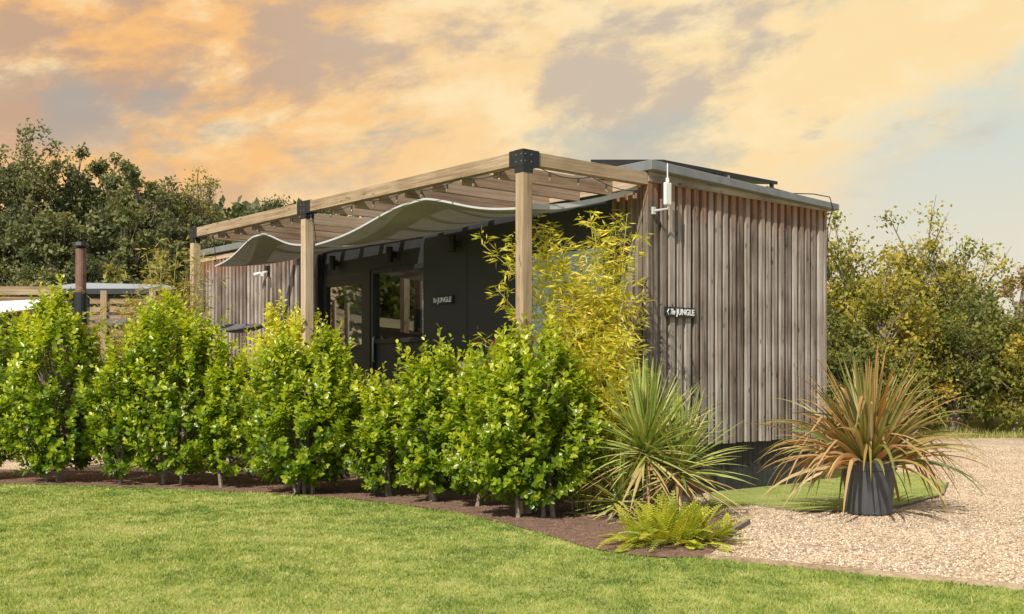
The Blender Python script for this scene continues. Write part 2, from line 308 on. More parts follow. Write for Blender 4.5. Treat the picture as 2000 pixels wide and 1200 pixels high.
patch=[G(1380,990),G(1480,988),G(1560,1000),G(1650,1000),G(1760,990),G(1840,968),G(1850,945),G(1780,925),G(1620,915),G(1400,930)]
sheet('grass_strip',patch,.012,'lawn')
def strip(name,pts,w,h,mat,label=None,cat=None):
    mb=MB()
    for a,b in zip(pts[:-1],pts[1:]):
        a=Vector((*a,0)); b=Vector((*b,0)); d=(b-a).normalized(); n=Vector((-d.y,d.x,0))*w/2; u=Vector((0,0,h))
        mb.hexa([a-n,b-n,b+n,a+n,a-n+u,b-n+u,b+n+u,a+n+u])
    o=mb.build(name,mat); return tag(o,label,cat)
strip('lawn_edging',[G(1378,1091),G(1700,1123),G(2000,1153),G(2300,1185)],.035,.035,'tanx','long thin timber edging board between the lawn and the gravel drive','edging')
strip('bed_edging',[G(1395,1066),G(1462,1024)],.035,.05,'frieze','short weathered timber board edging the bed beside the fern','edging')
strip('bed_edging',[G(1105,975),G(1160,1000),G(1200,1024)],.035,.035,'frieze','thin low timber edging behind the sword leaved palm at the bed corner','edging')
strip('patch_edging',[G(1480,990),G(1560,1002),G(1650,1002),G(1760,992),G(1842,969),G(1852,945)],.02,.025,'frieze','curved low edging around the grass strip behind the potted plant','edging')
def scatter(n,ymin,ymax,pw,xl,xr):
    t=RNG.random(n); y=(ymin**pw+t*(ymax**pw-ymin**pw))**(1/pw); x=(xl+(xr-xl)*RNG.random(n))*y; return x,y
def blades(x,y,h,wdt,lean,R,name,mat,z0=0):
    n=len(x); a=RNG.uniform(0,6.28,n)
    V=np.zeros((n,3,3)); V[:,0]=np.stack([x-np.cos(a)*wdt,y-np.sin(a)*wdt,np.full(n,z0)],1); V[:,1]=np.stack([x+np.cos(a)*wdt,y+np.sin(a)*wdt,np.full(n,z0)],1); V[:,2]=np.stack([x+RNG.normal(0,lean,n)*h,y+RNG.normal(0,lean,n)*h,h+.004],1)
    return npmesh(name,V.reshape(-1,3),np.arange(3*n).reshape(-1,3),np.repeat(R,3),mat)
x,y=scatter(380000,5.9,14.9,1.1,-.58,.58); lawnpoly=[(-12,4),(12,4),G(2300,1185),G(2000,1153),G(1700,1123),G(1378,1091)]+[G(*p) for p in reversed(soil_front)]+[(-12,14.6)]
k=inpoly(x,y,lawnpoly); x=x[k]; y=y[k]
x2,y2=scatter(60000,9.5,16,1.0,.1,.5); k=inpoly(x2,y2,patch); x=np.concatenate([x,x2[k]]); y=np.concatenate([y,y2[k]])
n=len(x)
def vn(x,y,s,seed):
    r=np.random.default_rng(seed).random((64,64)); X_=x*s+20; Y2=y*s+20; xi=np.floor(X_).astype(int); yi=np.floor(Y2).astype(int); fx=X_-xi; fy=Y2-yi; fx=fx*fx*(3-2*fx); fy=fy*fy*(3-2*fy)
    g=lambda a,b:r[a%64,b%64]
    return (g(xi,yi)*(1-fx)+g(xi+1,yi)*fx)*(1-fy)+(g(xi,yi+1)*(1-fx)+g(xi+1,yi+1)*fx)*fy
pn=vn(x,y,.9,1)*.20+vn(x,y,3,2)*.25+vn(x,y,8,3)*.25+vn(x,y,20,5)*.30
R=np.clip(RNG.normal(.45,.18,n)+(pn-.5)*1.8,0,1)
h=RNG.uniform(.007,.020,n)*(.4+1.3*vn(x,y,7,4)); wdt=RNG.uniform(.003,.006,n)*(y/8)
o=blades(x,y,h,wdt,.7,R,'lawn_grass','blade'); tag(o,'short mown green lawn grass across the foreground','grass',kind='stuff')
n=32000; x=RNG.uniform(6,22,n); y=25.0+RNG.random(n)**1.3*7; clump=np.sin(x*2.3)*np.sin(y*3.1)*.5+.5; h=RNG.uniform(.12,.4,n)*(.5+clump)*(.5+(y-25)/6)
o=blades(x,y,h,np.full(n,.012),.3,RNG.random(n),'rough_grass','rough'); tag(o,'long dry grass growing beyond the gravel under the hedgerow trees','grass',kind='stuff')
def bits(name,x,y,z,s,mat,flat=.6):
    n=len(x); T=np.array([(0,2,4),(2,1,4),(1,3,4),(3,0,4),(2,0,5),(1,2,5),(3,1,5),(0,3,5)]); B=np.array([(1,0,0),(-1,0,0),(0,1,0),(0,-1,0),(0,0,flat),(0,0,-flat)],float)
    a=RNG.uniform(0,6.28,n); ca,sa=np.cos(a),np.sin(a); sx=s*RNG.uniform(.8,1.5,n); sy=s*RNG.uniform(.6,1.1,n)
    bx=B[None,:,0]*sx[:,None]; by=B[None,:,1]*sy[:,None]; bz=B[None,:,2]*s[:,None]
    V=np.stack([x[:,None]+bx*ca[:,None]-by*sa[:,None], y[:,None]+bx*sa[:,None]+by*ca[:,None], z+bz+RNG.normal(0,.3,(n,6))*s[:,None]*.4],2).reshape(-1,3)
    return npmesh(name,V,(T[None]+(np.arange(n)*6)[:,None,None]).reshape(-1,3),np.repeat(RNG.random(n),6),mat)
x,y=scatter(60000,7.0,22,.9,.1,.56); k=inpoly(x,y,grav)&~inpoly(x,y,patch)&~inpoly(x,y,soil); x=x[k];y=y[k]
o=bits('gravel_stones',x,y,.006,RNG.uniform(.005,.013,len(x)),'stones'); tag(o,'loose pale stones scattered over the gravel drive','gravel',kind='stuff')
x,y=scatter(22000,8,16.5,1,-.56,.3); k=inpoly(x,y,soil); x=x[k];y=y[k]
o=bits('soil_crumbs',x,y,.010,RNG.uniform(.004,.014,len(x)),'chips',.5); tag(o,'reddish brown soil crumbs and bark bits over the planting bed','soil',kind='stuff')
def hill(name,cx,cy,rx,ry,hh,mat,seed):
    n=60; mb=MB(); vs=[];fs=[]; rr=random.Random(seed); ph=[rr.uniform(0,6) for _ in range(6)]
    for i in range(n+1):
        for j in range(n+1):
            a=i/n*2-1; b=j/n*2-1; q=max(0,1-a*a)*max(0,1-b*b)
            z=hh*q**1.1*(1+.12*math.sin(a*5+ph[0])+.1*math.sin(b*6+ph[1])+.05*math.sin(a*13+ph[2]))-.3
            vs.append((cx+a*rx,cy+b*ry,z))
    for i in range(n):
        for j in range(n): q=i*(n+1)+j; fs.append((q,q+n+1,q+n+2,q+1))
    mb.add(vs,fs); o=mb.build(name,mat,smooth=True); o['kind']='structure'; return o
hill('hill',-45,80,52,45,8,'hill',1); hill('hill',-45,190,110,70,14,'hill',2); hill('hill',190,420,220,120,19,'palehill',3)
# ---------------------------------------------------------------- trees
def tree(name,label,cat,group,px,top,Y,wpx,mat,seed,z0=0,ncl=70,nl=80,leaf=.2,lo=.3,bark='bark',sig=.17,shell=.55,X=None,h=None,rx=None,asp=.6,round_=False):
    rr=np.random.default_rng(seed); rd=random.Random(seed)
    if X is None: h=zz(top,Y)-z0; rx=wpx/2*Y/F; X=at(px,Y)
    root=empty(name,(X,Y,z0),0,label,cat,group)
    cz=(lo+1)/2*h; rz=(1-lo)/2*h
    u=nrm(rr.normal(size=(ncl,3)))
    if round_:
        rad=rr.random(ncl)**.42*.88; bump=1+.12*np.sin(u[:,0]*5+seed)+.08*np.sin(u[:,2]*6+seed*2)+.08*np.sin(u[:,1]*9+u[:,0]*7)
    else:
        rad=rr.random(ncl)**shell*.88; bump=1+.18*np.sin(u[:,0]*5+seed)+.15*np.sin(u[:,2]*6+seed*2)
    C=u*(rad*bump)[:,None]*np.array([rx,rx,rz])+np.array([0,0,cz])
    C[:,2]=np.clip(C[:,2],.05*h,h-.03*h)
    mb=MB(); tr=.022*h+.03
    top_=Vector((rd.uniform(-.1,.1)*rx,rd.uniform(-.1,.1)*rx,h*.75))
    path=[Vector((0,0,-.2)),Vector((rd.uniform(-.05,.05)*h,rd.uniform(-.05,.05)*h,h*.3)),Vector((top_.x*1.5,top_.y*1.5,h*.6)),top_]
    mb.tube(path,[tr,tr*.75,tr*.4,tr*.12],7)
    for c in C:
        c=Vector(c); t=max(.12,min(.9,(c.z/h)*.65)); q=t*3/ .9; i=min(2,int(q)); s0=path[i].lerp(path[i+1],min(1,q-i))
        md=s0.lerp(c,.5)+Vector((rd.uniform(-.1,.1),rd.uniform(-.1,.1),rd.uniform(0,.12)))*rx
        mb.tube([s0,md,c],[tr*.3,tr*.18,tr*.05],4,cap=False)
        for _ in range(0 if round_ else 2):
            e=c+Vector((rd.gauss(0,1),rd.gauss(0,1),rd.gauss(.5,1)))*rx*sig*1.2; mb.tube([md.lerp(c,.6),e],[tr*.1,tr*.03],3,cap=False)
    mb.build('trunk',bark,root)
    n=ncl*nl; sz=np.repeat(rr.uniform(.6,1.25,ncl),nl)
    off=rr.normal(size=(n,3)); 
    if round_: off=nrm(off)*(rr.random((n,1))**.45)*1.7
    pos=np.repeat(C,nl,0)+off*(sig*rx*sz)[:,None]*np.array([1,1,.8])
    pos[:,2]=np.maximum(pos[:,2],.1)
    d=rr.normal(size=(n,3)); up=rr.normal(size=(n,3))+np.array([0,0,1.2])
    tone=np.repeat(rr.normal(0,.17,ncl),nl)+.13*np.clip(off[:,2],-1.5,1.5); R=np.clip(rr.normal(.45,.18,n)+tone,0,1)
    ln=rr.uniform(.6,1.2,n)*leaf
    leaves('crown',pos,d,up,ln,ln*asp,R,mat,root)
    return root
WG='woodland trees on the hillside'
woods=[(-60,310,60,270,'tr1','dark woodland tree cut off by the left edge of the view'),
(55,238,62,240,'tr2','tallest woodland tree at the far left with a rounded top'),
(140,276,64,180,'tr1','dark tree just right of the tallest woodland tree'),
(208,266,66,190,'tr2','tall tree with spreading crown in the middle of the woodland'),
(270,318,62,150,'tr2','mid green tree on the falling right shoulder of the woodland'),
(10,380,52,220,'tr1','dark lower tree in front of the tallest woodland tree'),
(110,378,50,200,'tr2','lower rounded tree in the woodland above the rusty flue'),
(190,380,52,200,'tr1','dark lower tree at the middle of the woodland edge'),
(262,398,50,170,'tr2','lower woodland tree above the slatted fence'),
(330,415,56,180,'tr1','dark tree below the thin bare topped trees'),
(415,428,60,180,'tr1','dark tree partly behind the left pergola post'),
(30,475,44,230,'tr2','broad bushy tree low behind the neighbouring shelter'),
(170,480,44,230,'tr1','broad dark bush behind the rusty flue'),
(300,485,40,180,'tr3','olive yellow bush behind the feathery bamboo'),
(375,486,42,140,'tr3','small olive bush just left of the left pergola post'),
(235,525,36,140,'tr3','low olive bush above the slatted fence')]
for i,(px,tp,Y,wd,mt,lb) in enumerate(woods):
    z0=0 if Y<46 else max(0,(Y-44)*.25)
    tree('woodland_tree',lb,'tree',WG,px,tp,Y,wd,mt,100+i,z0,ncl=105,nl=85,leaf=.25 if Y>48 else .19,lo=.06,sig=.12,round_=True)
tree('sparse_tree','thin tree with half bare see through crown beside the woodland','tree',None,322,326,70,100,'tr2',301,5,ncl=60,nl=34,leaf=.24,lo=.35,bark='barkpale',sig=.16)
tree('sparse_tree','wide see through tree with fine twigs above the left pergola post','tree',None,385,322,72,140,'tr3',302,5,ncl=90,nl=26,leaf=.24,lo=.36,bark='barkpale',sig=.14)
tree('distant_tree','small lone rounded tree on the skyline above the pergola beam','tree',None,541,374,105,88,'tr1',303,12,ncl=50,nl=60,leaf=.34,lo=.1,sig=.2)
for i,(x_,y_,h_,r_,lb) in enumerate([(-24,17,7.5,3.2,'leafy tree beyond the left edge nearest the camera'),(-27,23,8.5,3.8,'leafy tree beyond the left edge level with the cabin'),(-24,30,8,3.6,'leafy tree beyond the left edge behind the neighbouring shelter'),(-31,36,9,4.2,'leafy tree beyond the left edge farthest back')]):
    tree('boundary_tree',lb,'tree',None,0,0,y_,0,'rtd',700+i,0,ncl=80,nl=55,leaf=.32,lo=.03,X=x_,h=h_,rx=r_,sig=.2)
n=18000; px=RNG.uniform(260,900,n); Y=RNG.uniform(100,118,n); X=(px-1000)/F*Y; crest=np.interp(px,[260,330,400,470,560,640,900],[398,400,408,420,410,422,440]); 
ztop=H+(HY-crest)*Y/F+.7*np.sin(X*.9)+.5*np.sin(X*2.3+Y); z=ztop-RNG.random(n)**1.2*12
o=leaves('ridge_woodland',np.stack([X,Y,z],1),RNG.normal(size=(n,3)),RNG.normal(size=(n,3)),RNG.uniform(.5,1.1,n),RNG.uniform(.4,.7,n),RNG.random(n)*.8,'tr1',None); tag(o,'far dark wood along the ridge behind the pergola','woodland',kind='stuff')
RG='hedgerow trees beyond the gravel'
right=[(1660,414,27,215,'rt','hedgerow tree close against the right end of the cabin',.03,110,95),
(1790,385,30,215,'rt','tallest thin topped hedgerow tree with twigs against the sky',.05,105,76),
(1885,422,29,220,'rt','bushy hedgerow tree right of the tallest thin topped one',.05,110,86),
(1735,475,25,190,'rt','yellowing tree in front of the gap in the hedgerow',.03,90,95),
(1998,500,31,130,'tr4','rusty brown hedgerow tree cut off by the right edge',.06,75,90),
(1935,535,27,185,'rtd','dark green bush under the rusty brown tree',.02,85,95),
(1645,600,24.5,190,'rtd','dark low bush at the foot of the cabin side tree',.02,70,95),
(1770,610,26,210,'rt','low spreading bush in the middle of the hedgerow',.02,80,95),
(1860,590,26,190,'rtd','green bush behind the potted flax plant leaves',.02,80,95),
(1985,630,26,170,'rt','low bush at the right edge above the rough grass',.02,70,90),
(1560,520,29,170,'rtd','tree mostly hidden behind the right end of the cabin',.05,50,60)]
for i,(px,tp,Y,wd,mt,lb,lo,nc,nl) in enumerate(right):
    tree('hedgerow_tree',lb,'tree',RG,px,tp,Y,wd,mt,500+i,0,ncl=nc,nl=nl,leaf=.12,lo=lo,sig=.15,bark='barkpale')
# ---------------------------------------------------------------- cabin
WD=3.34; LN=11.3; ZC0=.59; ZC1=3.52
cab=empty('garden_cabin',W(0,0),TH,'long flat roofed cabin clad in weathered vertical timber with black glazed front','cabin')
def ribs(b,a0,a1,axis,z0=ZC0,z1=ZC1,pitch=.137,wr=.074,dep=.036):
    k=a0+.02
    while k<a1-.03:
        w1=min(k+wr+random.uniform(-.012,.010),a1); dd=dep+random.uniform(0,.009)
        zt=z0+random.uniform(-.008,.008)
        if axis=='x': b.box(k,w1,-dd,-.001,zt,z1)
        else: b.box(-dd,-.001,k,w1,zt,z1)
        k+=pitch+random.uniform(-.007,.007)
    k=a0-.05
    while k<a1:
        lo_=max(a0,k); hi=min(a1,k+pitch-.004); r=random.random()*.55  # recessed boards toned darker: shade between ribs put into their colour
        if axis=='x': b.box(lo_,hi,.0,.03,z0+.012,z1,r)
        else: b.box(.0,.03,lo_,hi,z0+.012,z1,r)
        k+=pitch
b=MB(); ribs(b,.03,WD,'x'); b.build('end_cladding','clad',cab)
b=MB(); ribs(b,.03,.51,'y'); b.build('side_cladding','clad',cab)
b=MB(); ribs(b,7.6,LN,'y'); b.build('side_cladding','clad',cab)
b=MB(); b.box(-.05,.028,-.05,.028,ZC0-.01,ZC1); b.build('corner_board','clad',cab,bevel=.004)
b=MB(); b.box(WD-.03,WD+.03,-.05,.03,ZC0-.01,ZC1); b.build('corner_board','clad',cab,bevel=.004)
b=MB()
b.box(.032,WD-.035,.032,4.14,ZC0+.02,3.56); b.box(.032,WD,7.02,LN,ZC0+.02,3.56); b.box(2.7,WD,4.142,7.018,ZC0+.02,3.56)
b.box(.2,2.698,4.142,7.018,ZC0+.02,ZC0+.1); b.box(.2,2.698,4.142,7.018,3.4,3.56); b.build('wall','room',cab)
b=MB(); b.box(-.012,.03,.512,3.215,ZC0,ZC1); b.box(-.012,.03,3.225,4.16,ZC0,ZC1); b.box(-.013,.14,4.16,4.175,ZC0,ZC1); b.build('dark_panel','perf',cab)
b=MB(); b.box(.10,.18,4.176,7.0,2.98,ZC1); b.box(.08,.18,7.0,7.02,ZC0,ZC1); b.box(-.01,.03,7.022,7.598,ZC0,ZC1); b.box(-.016,-.011,3.20,3.235,ZC0,ZC1); b.build('trim_panel','dark',cab)
def door(b0,b1,z0,zm,z1,nm,x=.07):
    f=MB(); t=.07
    f.box(x,.14,b0,b0+t,z0,z1); f.box(x,.14,b1-t,b1,z0,z1); f.box(x,.14,b0+t,b1-t,z1-t,z1); f.box(x,.14,b0+t,b1-t,zm-.03,zm+.03); f.box(x,.14,b0+t,b1-t,z0,z0+t)
    fr=f.build(nm,'black',cab,bevel=.004)
    p=MB(); p.add([(.11,b0+t,zm+.03),(.11,b1-t,zm+.03),(.11,b1-t,z1-t),(.11,b0+t,z1-t)],[(0,1,2,3)]); p.build('pane','glass',fr)
    p=MB(); p.box(.095,.115,b0+t,b1-t,z0+t,zm-.03); p.build('lower_panel','dark',fr)
    return fr
d=door(4.2,5.60,.62,1.90,2.97,'door',.05)
hh=MB(); hh.tube([(.05,5.5,1.6),(.03,5.5,1.62),(.03,5.5,1.95),(.05,5.5,1.97)],.012,6); hh.build('handle','steel',d)
b=MB(); b.box(.04,.14,5.604,5.80,.62,2.97); b.build('mullion','black',cab)
door(5.804,6.98,.62,1.84,2.86,'window')
b=MB(); b.box(.08,.14,5.804,6.98,2.861,2.975); b.build('window_head','dark',cab)
def curtain(y0,w_):
    b=MB(); n=26; vs=[];fs=[]
    for i in range(n+1):
        yy=y0+w_*i/n; xx=.30+.03*math.sin(i*1.7); vs+=[(xx,yy,.75),(xx,yy,2.92)]
    for i in range(n): fs.append((2*i,2*i+2,2*i+3,2*i+1))
    b.add(vs,fs); b.build('curtain','curtain',cab,smooth=True)
curtain(6.2,.5); curtain(4.28,.32)
f=MB(); B0,B1,Z0,Z1=.60,1.95,1.05,2.92; t=.06
f.box(-.03,-.013,B0,B0+t,Z0,Z1); f.box(-.03,-.013,B1-t,B1,Z0,Z1); f.box(-.03,-.013,B0+t,B1-t,Z1-t,Z1); f.box(-.03,-.013,B0+t,B1-t,Z0,Z0+t); fr=f.build('window','black',cab)
p=MB(); p.box(-.019,-.0135,B0+t,B1-t,Z0+t,Z1-t); p.build('painted_reflection','painted_reflection',fr)  # flat sheet behind the pane, painting in the reflected sky
p=MB(); p.add([(-.024,B0+t,Z0+t),(-.024,B1-t,Z0+t),(-.024,B1-t,Z1-t),(-.024,B0+t,Z1-t)],[(0,1,2,3)]); p.build('pane','cglass',fr)
b=MB(); k=.1
while k<WD-.1: b.box(k,k+.092,.09,.115,0,ZC0+.01); k+=.1
k=.1
while k<LN-.1: b.box(.09,.115,k,k+.092,0,ZC0+.01); k+=.1
b.box(.116,WD-.1,.116,LN-.1,0,ZC0+.01); b.build('skirt','skirt',cab)
b=MB(); b.box(.98,1.16,.03,.088,.18,.32); b.box(1.0,1.1,.0,.029,.2,.27); b.build('service_box','black',cab,bevel=.006)
b=MB(); b.box(1.03,1.07,-.004,-.001,.225,.25); b.build('service_label','white',cab)
def zr(s): return 3.735-.034*s
b=MB(); b.hexa([(-.045,-.06,ZC1),(WD+.05,-.06,ZC1),(WD+.05,-.001,ZC1),(-.045,-.001,ZC1),(-.045,-.06,zr(0)-.11),(WD+.05,-.06,zr(WD)-.075),(WD+.05,-.001,zr(WD)-.075),(-.045,-.001,zr(0)-.11)]); b.build('frieze_board','frieze',cab)
b=MB(); b.box(-.045,-.001,.0,LN,ZC1,3.6); b.build('frieze_board','tany',cab)
b=MB(); x0,x1,y0,y1=-.10,WD+.16,-.15,LN+.1
b.hexa([(x0,y0,zr(x0)-.11),(x1,y0,zr(x1)-.08),(x1,y1,zr(x1)-.08),(x0,y1,zr(x0)-.11),(x0,y0,zr(x0)),(x1,y0,zr(x1)),(x1,y1,zr(x1)),(x0,y1,zr(x0))])
rf=b.build('roof','grey',cab,bevel=.008)
b=MB(); b.hexa([(x0+.03,y0-.012,zr(0)-.10),(x1-.03,y0-.012,zr(x1)-.075),(x1-.03,y0-.003,zr(x1)-.075),(x0+.03,y0-.003,zr(0)-.10),(x0+.03,y0-.012,zr(0)-.05),(x1-.03,y0-.012,zr(x1)-.045),(x1-.03,y0-.003,zr(x1)-.045),(x0+.03,y0-.003,zr(0)-.05)]); b.build('drip_trim','grey',rf)
b=MB(); b.tube([(.0,7.12,.0),(.0,7.12,2.95)],.045,10); b.build('downpipe','grey',cab)
b=MB(); b.tube([(-.02,7.24,.0),(-.02,7.24,2.9)],.03,10); b.build('downpipe','grey',cab)
b=MB(); b.tube([(2.55,.3,3.80),(2.75,.05,3.70),(3.0,-.1,3.70),(3.25,-.17,3.68),(3.32,-.17,3.55),(3.34,-.08,3.3),(3.36,-.075,2.6)],.007,5); b.build('roof_cable','black',cab)
for i,(s0,s1,lb) in enumerate([(.65,1.73,'tilted black solar panel on the cabin roof nearer the pergola'),(1.76,2.86,'tilted black solar panel on the cabin roof nearer the right end')]):
    t=empty('solar_panel',W(s0,.35,3.68),TH,lb,'solar panel'); w_=s1-s0
    def P(x,y,dz=0): return (x,y,.185+y*.15+dz)
    m=MB(); m.hexa([P(0,0),P(w_,0),P(w_,1.2),P(0,1.2),P(0,0,.04),P(w_,0,.04),P(w_,1.2,.04),P(0,1.2,.04)]); m.build('module','black',t)
    for xx in (.08,w_-.12):
        m=MB(); m.box(xx,xx+.05,-.10,1.3,.02,.07); m.box(xx,xx+.04,0,.04,.07,.185); m.box(xx,xx+.04,1.14,1.18,.07,.35); m.build('mounting_rail','steel' if xx<.1 else 'black',t)
# ---------------------------------------------------------------- pergola
PS=-1.818; PT=3.63
per=empty('pergola',W(PS,0),TH,'open timber pergola with black corner brackets along the cabin front','pergola')
pb=[0,4.23,7.54]; hw=.06
for bb in pb:
    b=MB(); b.box(-hw,hw,bb-hw,bb+hw,0,PT-.17); b.build('post','tanz',per,bevel=.006)
b=MB(); b.box(-hw+.01,hw-.01,.07,4.16,PT-.15,PT-.01); b.build('beam','tany',per,bevel=.006)
b=MB(); b.box(-hw+.01,hw-.01,4.30,7.48,PT-.15,PT-.01); b.build('beam','tany',per,bevel=.006)
b=MB(); b.box(.07,1.77,-hw+.01,hw-.01,PT-.15,PT-.01); b.build('beam','tanx',per,bevel=.006)
b=MB(); b.box(.07,1.77,7.5,7.59,PT-.15,PT-.01); b.build('beam','tanx',per,bevel=.006)
k=.52
while k<7.4:
    if abs(k-4.23)>.12:
        b=MB(); b.box(hw,1.765,k-.03,k+.03,PT-.20,PT-.05); b.build('rafter','rafter',per)
    k+=.53
b=MB(); b.box(1.768,1.81,.06,7.5,PT-.16,PT-.01); b.build('ledger','tany',per)
for i,bb in enumerate(pb):
    b=MB(); e=hw+.006
    b.box(-e,e,bb-e,bb+e,PT-.17,PT)
    b.box(-e,e,bb-e,bb-e+.006,PT-.23,PT-.171) ; b.box(-e,-e+.006,bb-e+.007,bb+e,PT-.23,PT-.171)
    if i<2: b.box(-hw-.002,hw+.002,bb+e+.001,bb+e+.09,PT-.165,PT-.001)
    if i>0: b.box(-hw-.002,hw+.002,bb-e-.09,bb-e-.001,PT-.165,PT-.001)
    if i!=1: b.box(e+.001,e+.09,bb-hw-.002,bb+hw+.002,PT-.165,PT-.001)
    br=b.build('bracket','black',per,bevel=.003)
    for q in (-.04,.04):
        for zq in (PT-.05,PT-.12):
            b=MB(); b.box(-e-.005,-e-.001,bb+q-.006,bb+q+.006,zq-.006,zq+.006); b.build('bolt','grey',br)
            b=MB(); b.box(q-.006,q+.006,bb-e-.005,bb-e-.001,zq-.006,zq+.006); b.build('bolt','grey',br)
def cosi(x,xs,ys):
    for i in range(len(xs)-1):
        if x<=xs[i+1]+1e-9:
            t=(x-xs[i])/(xs[i+1]-xs[i]); t=t*t*(3-2*t)*.45+t*.55; dip=.045*math.sin(math.pi*t) if xs[i+1]-xs[i]>.8 else 0
            return ys[i]+(ys[i+1]-ys[i])*t-dip
    return ys[-1]
def sail(label,b0,b1,xs,zs,zw0,zw1,ropes):
    t=empty('shade_sail',W(PS,b0,0),TH,label,'shade sail'); n=60; m=20; b=MB(); vs=[];fs=[]
    def pt(i,j):
        u=i/n; bb=b0+(b1-b0)*u; a=j/m; zo=cosi(bb,xs,zs); zw=zw0+(zw1-zw0)*u
        e=(1-a); z=zo*e+zw*(1-e)-.15*math.sin(math.pi*a)*(.5+.5*math.sin(math.pi*u))-.007*math.sin(u*21+a*9)*math.sin(math.pi*a)
        return (.06+a*1.68,bb-b0,z)
    for i in range(n+1):
        for j in range(m+1): vs.append(pt(i,j))
    for i in range(n):
        for j in range(m): q=i*(m+1)+j; fs.append((q,q+1,q+m+2,q+m+1))
    b.add(vs,fs); b.build('cloth','sail',t,smooth=True)
    b=MB()
    for seq,off,hh_ in (([pt(i,0) for i in range(n+1)],(-.006,0),.016),([pt(0,j) for j in range(m+1)],(0,-.006),.05)):
        vs=[];fs=[]
        for p in seq: vs+=[(p[0]+off[0],p[1]+off[1],p[2]-.006),(p[0]+off[0],p[1]+off[1],p[2]+hh_)]
        for i in range(len(seq)-1): fs.append((2*i,2*i+2,2*i+3,2*i+1))
        b.add(vs,fs)
    b.build('hem','hem',t)
    for bb in ropes:
        zo=cosi(bb,xs,zs); r=MB(); r.tube([(.06,bb-b0,zo+.02),(.02,bb-b0+.03,PT-.16)],.006,5); r.build('rope','black',t)
sail('larger grey sail cloth sagging between the right and middle pergola posts',.08,4.12,[0,1.75,2.2,4.2],[3.06,3.36,3.34,3.06],3.44,3.36,(.1,1.75,4.1))
sail('smaller grey sail cloth hung between the middle and left pergola posts',4.34,7.0,[4.3,5.5,5.8,7.0],[3.08,3.34,3.33,3.01],3.38,3.34,(4.4,5.6,6.95))
def lights(label,pts,every):
    t=empty('string_lights',W(PS,0,0),TH,label,'string lights','string lights on the pergola'); b=MB(); path=[]; bul=[]
    for i in range(len(pts)-1):
        a=Vector(pts[i]); c=Vector(pts[i+1])
        for k in range(8):
            q=k/8; p=a.lerp(c,q); p.z-=.06*math.sin(math.pi*q); path.append(p)
            if k in every: bul.append(p)
    path.append(Vector(pts[-1])); b.tube(path,.0045,4); b.build('wire','black',t)
    for p in bul:
        s=MB(); s.tube([p,p-Vector((0,0,.045))],.012,6); so_=s.build('socket','black',t)
        s=MB(); s.tube([p-Vector((0,0,.046)),p-Vector((0,0,.06)),p-Vector((0,0,.08)),p-Vector((0,0,.09))],[.009,.016,.014,.005],8); s.build('bulb','bulb',so_,smooth=True)
zl=PT-.15
lights('string of clear bulbs swagged along the long front beam of the pergola',[(-.055,.1,zl)]+[(-.055,.95*i,zl) for i in range(1,8)]+[(-.055,7.4,zl)],(2,6))
lights('short string of clear bulbs along the end beam towards the cabin corner',[(.1,-.055,zl),(.9,-.055,zl-.02),(1.75,-.055,zl-.06)],(2,6))
# ---------------------------------------------------------------- wall fittings
def textmesh(txt,size,ext,shear=0,off=.0016):
    cu=bpy.data.curves.new('text','FONT'); cu.body=txt; cu.size=size; cu.extrude=ext; cu.shear=shear; cu.align_y='CENTER'; cu.offset=off
    ob=bpy.data.objects.new('text',cu); COL.objects.link(ob); bpy.context.view_layer.update()
    me=bpy.data.meshes.new_from_object(ob.evaluated_get(bpy.context.evaluated_depsgraph_get())); bpy.data.objects.remove(ob); return me
def sign(loc,rz,label,arrow):
    t=empty('name_sign',loc,rz,label,'sign'); w_=.506 if arrow else .45
    b=MB(); b.box(0,w_,-.01,.012,-.056,.056); b.build('plate','black',t,bevel=.003)
    x=.022
    if arrow:
        b=MB(); b.tube([(.048,-.013,.030),(.024,-.013,0),(.048,-.013,-.030)],.006,4); b.build('arrow','letter',t); x=.078
    for txt,sz,sh,wd in (('The',.088,.45,.078),('JUNGLE',.094,0,w_-x-.115)):
        me=textmesh(txt,sz,.002,sh,.0020); xs=[v.co.x for v in me.vertices]; k=wd/(max(xs)-min(xs)); x0=min(xs)
        for v in me.vertices: v.co.x=(v.co.x-x0)*k
        me.materials.clear(); me.materials.append(M['letter']); o=bpy.data.objects.new('lettering',me); o.location=(x,-.0135,0); o.rotation_euler=(math.pi/2,0,0); link(o,t); x+=wd+.016
sign(W(.219,-.060,2.097),TH,'black name sign with white lettering and left arrow on the timber end wall',True)
sign(W(-.03,3.93,2.415),TH-math.pi/2,'black name sign with white lettering on the dark wall panel beside the door',False)
for i,(bb,lb) in enumerate([(3.41,'black cylinder wall lamp above the name sign on the dark panel'),(5.04,'black cylinder wall lamp above the glazed door'),(6.61,'black cylinder wall lamp farthest left above the window')]):
    t=empty('wall_lamp',W(-.013 if bb<4 else .10,bb,3.15),TH,lb,'wall lamp','black wall lamps above the porch')
    b=MB(); b.tube([(-.09,0,-.11),(-.09,0,.11)],.05,16); b.build('lamp_body','black',t); b=MB(); b.box(-.045,0,-.025,.025,-.04,.04); b.build('wall_mount','black',t)
t=empty('flood_light',W(-.045,8.55,3.15),TH,'small white twin headed security light on the left timber wall','security light')
b=MB(); b.box(-.06,0,-.05,.05,-.02,.10); b.build('mount','black',t)
for q in (-.1,.1):
    b=MB(); b.tube([(-.05,q*.3,.0),(-.1,q,-.03)],.015,6); b.tube([(-.1,q,-.02),(-.20,q*1.4,-.06)],[.025,.04],12); b.build('lamp_head','white',t)
t=empty('wifi_antenna',W(.14,-.055,3.2),TH,'white box antenna with thin mast fixed to the cabin corner','antenna')
b=MB(); b.box(-.05,.05,-.13,-.09,.06,.31); b.build('box','white',t,bevel=.012)
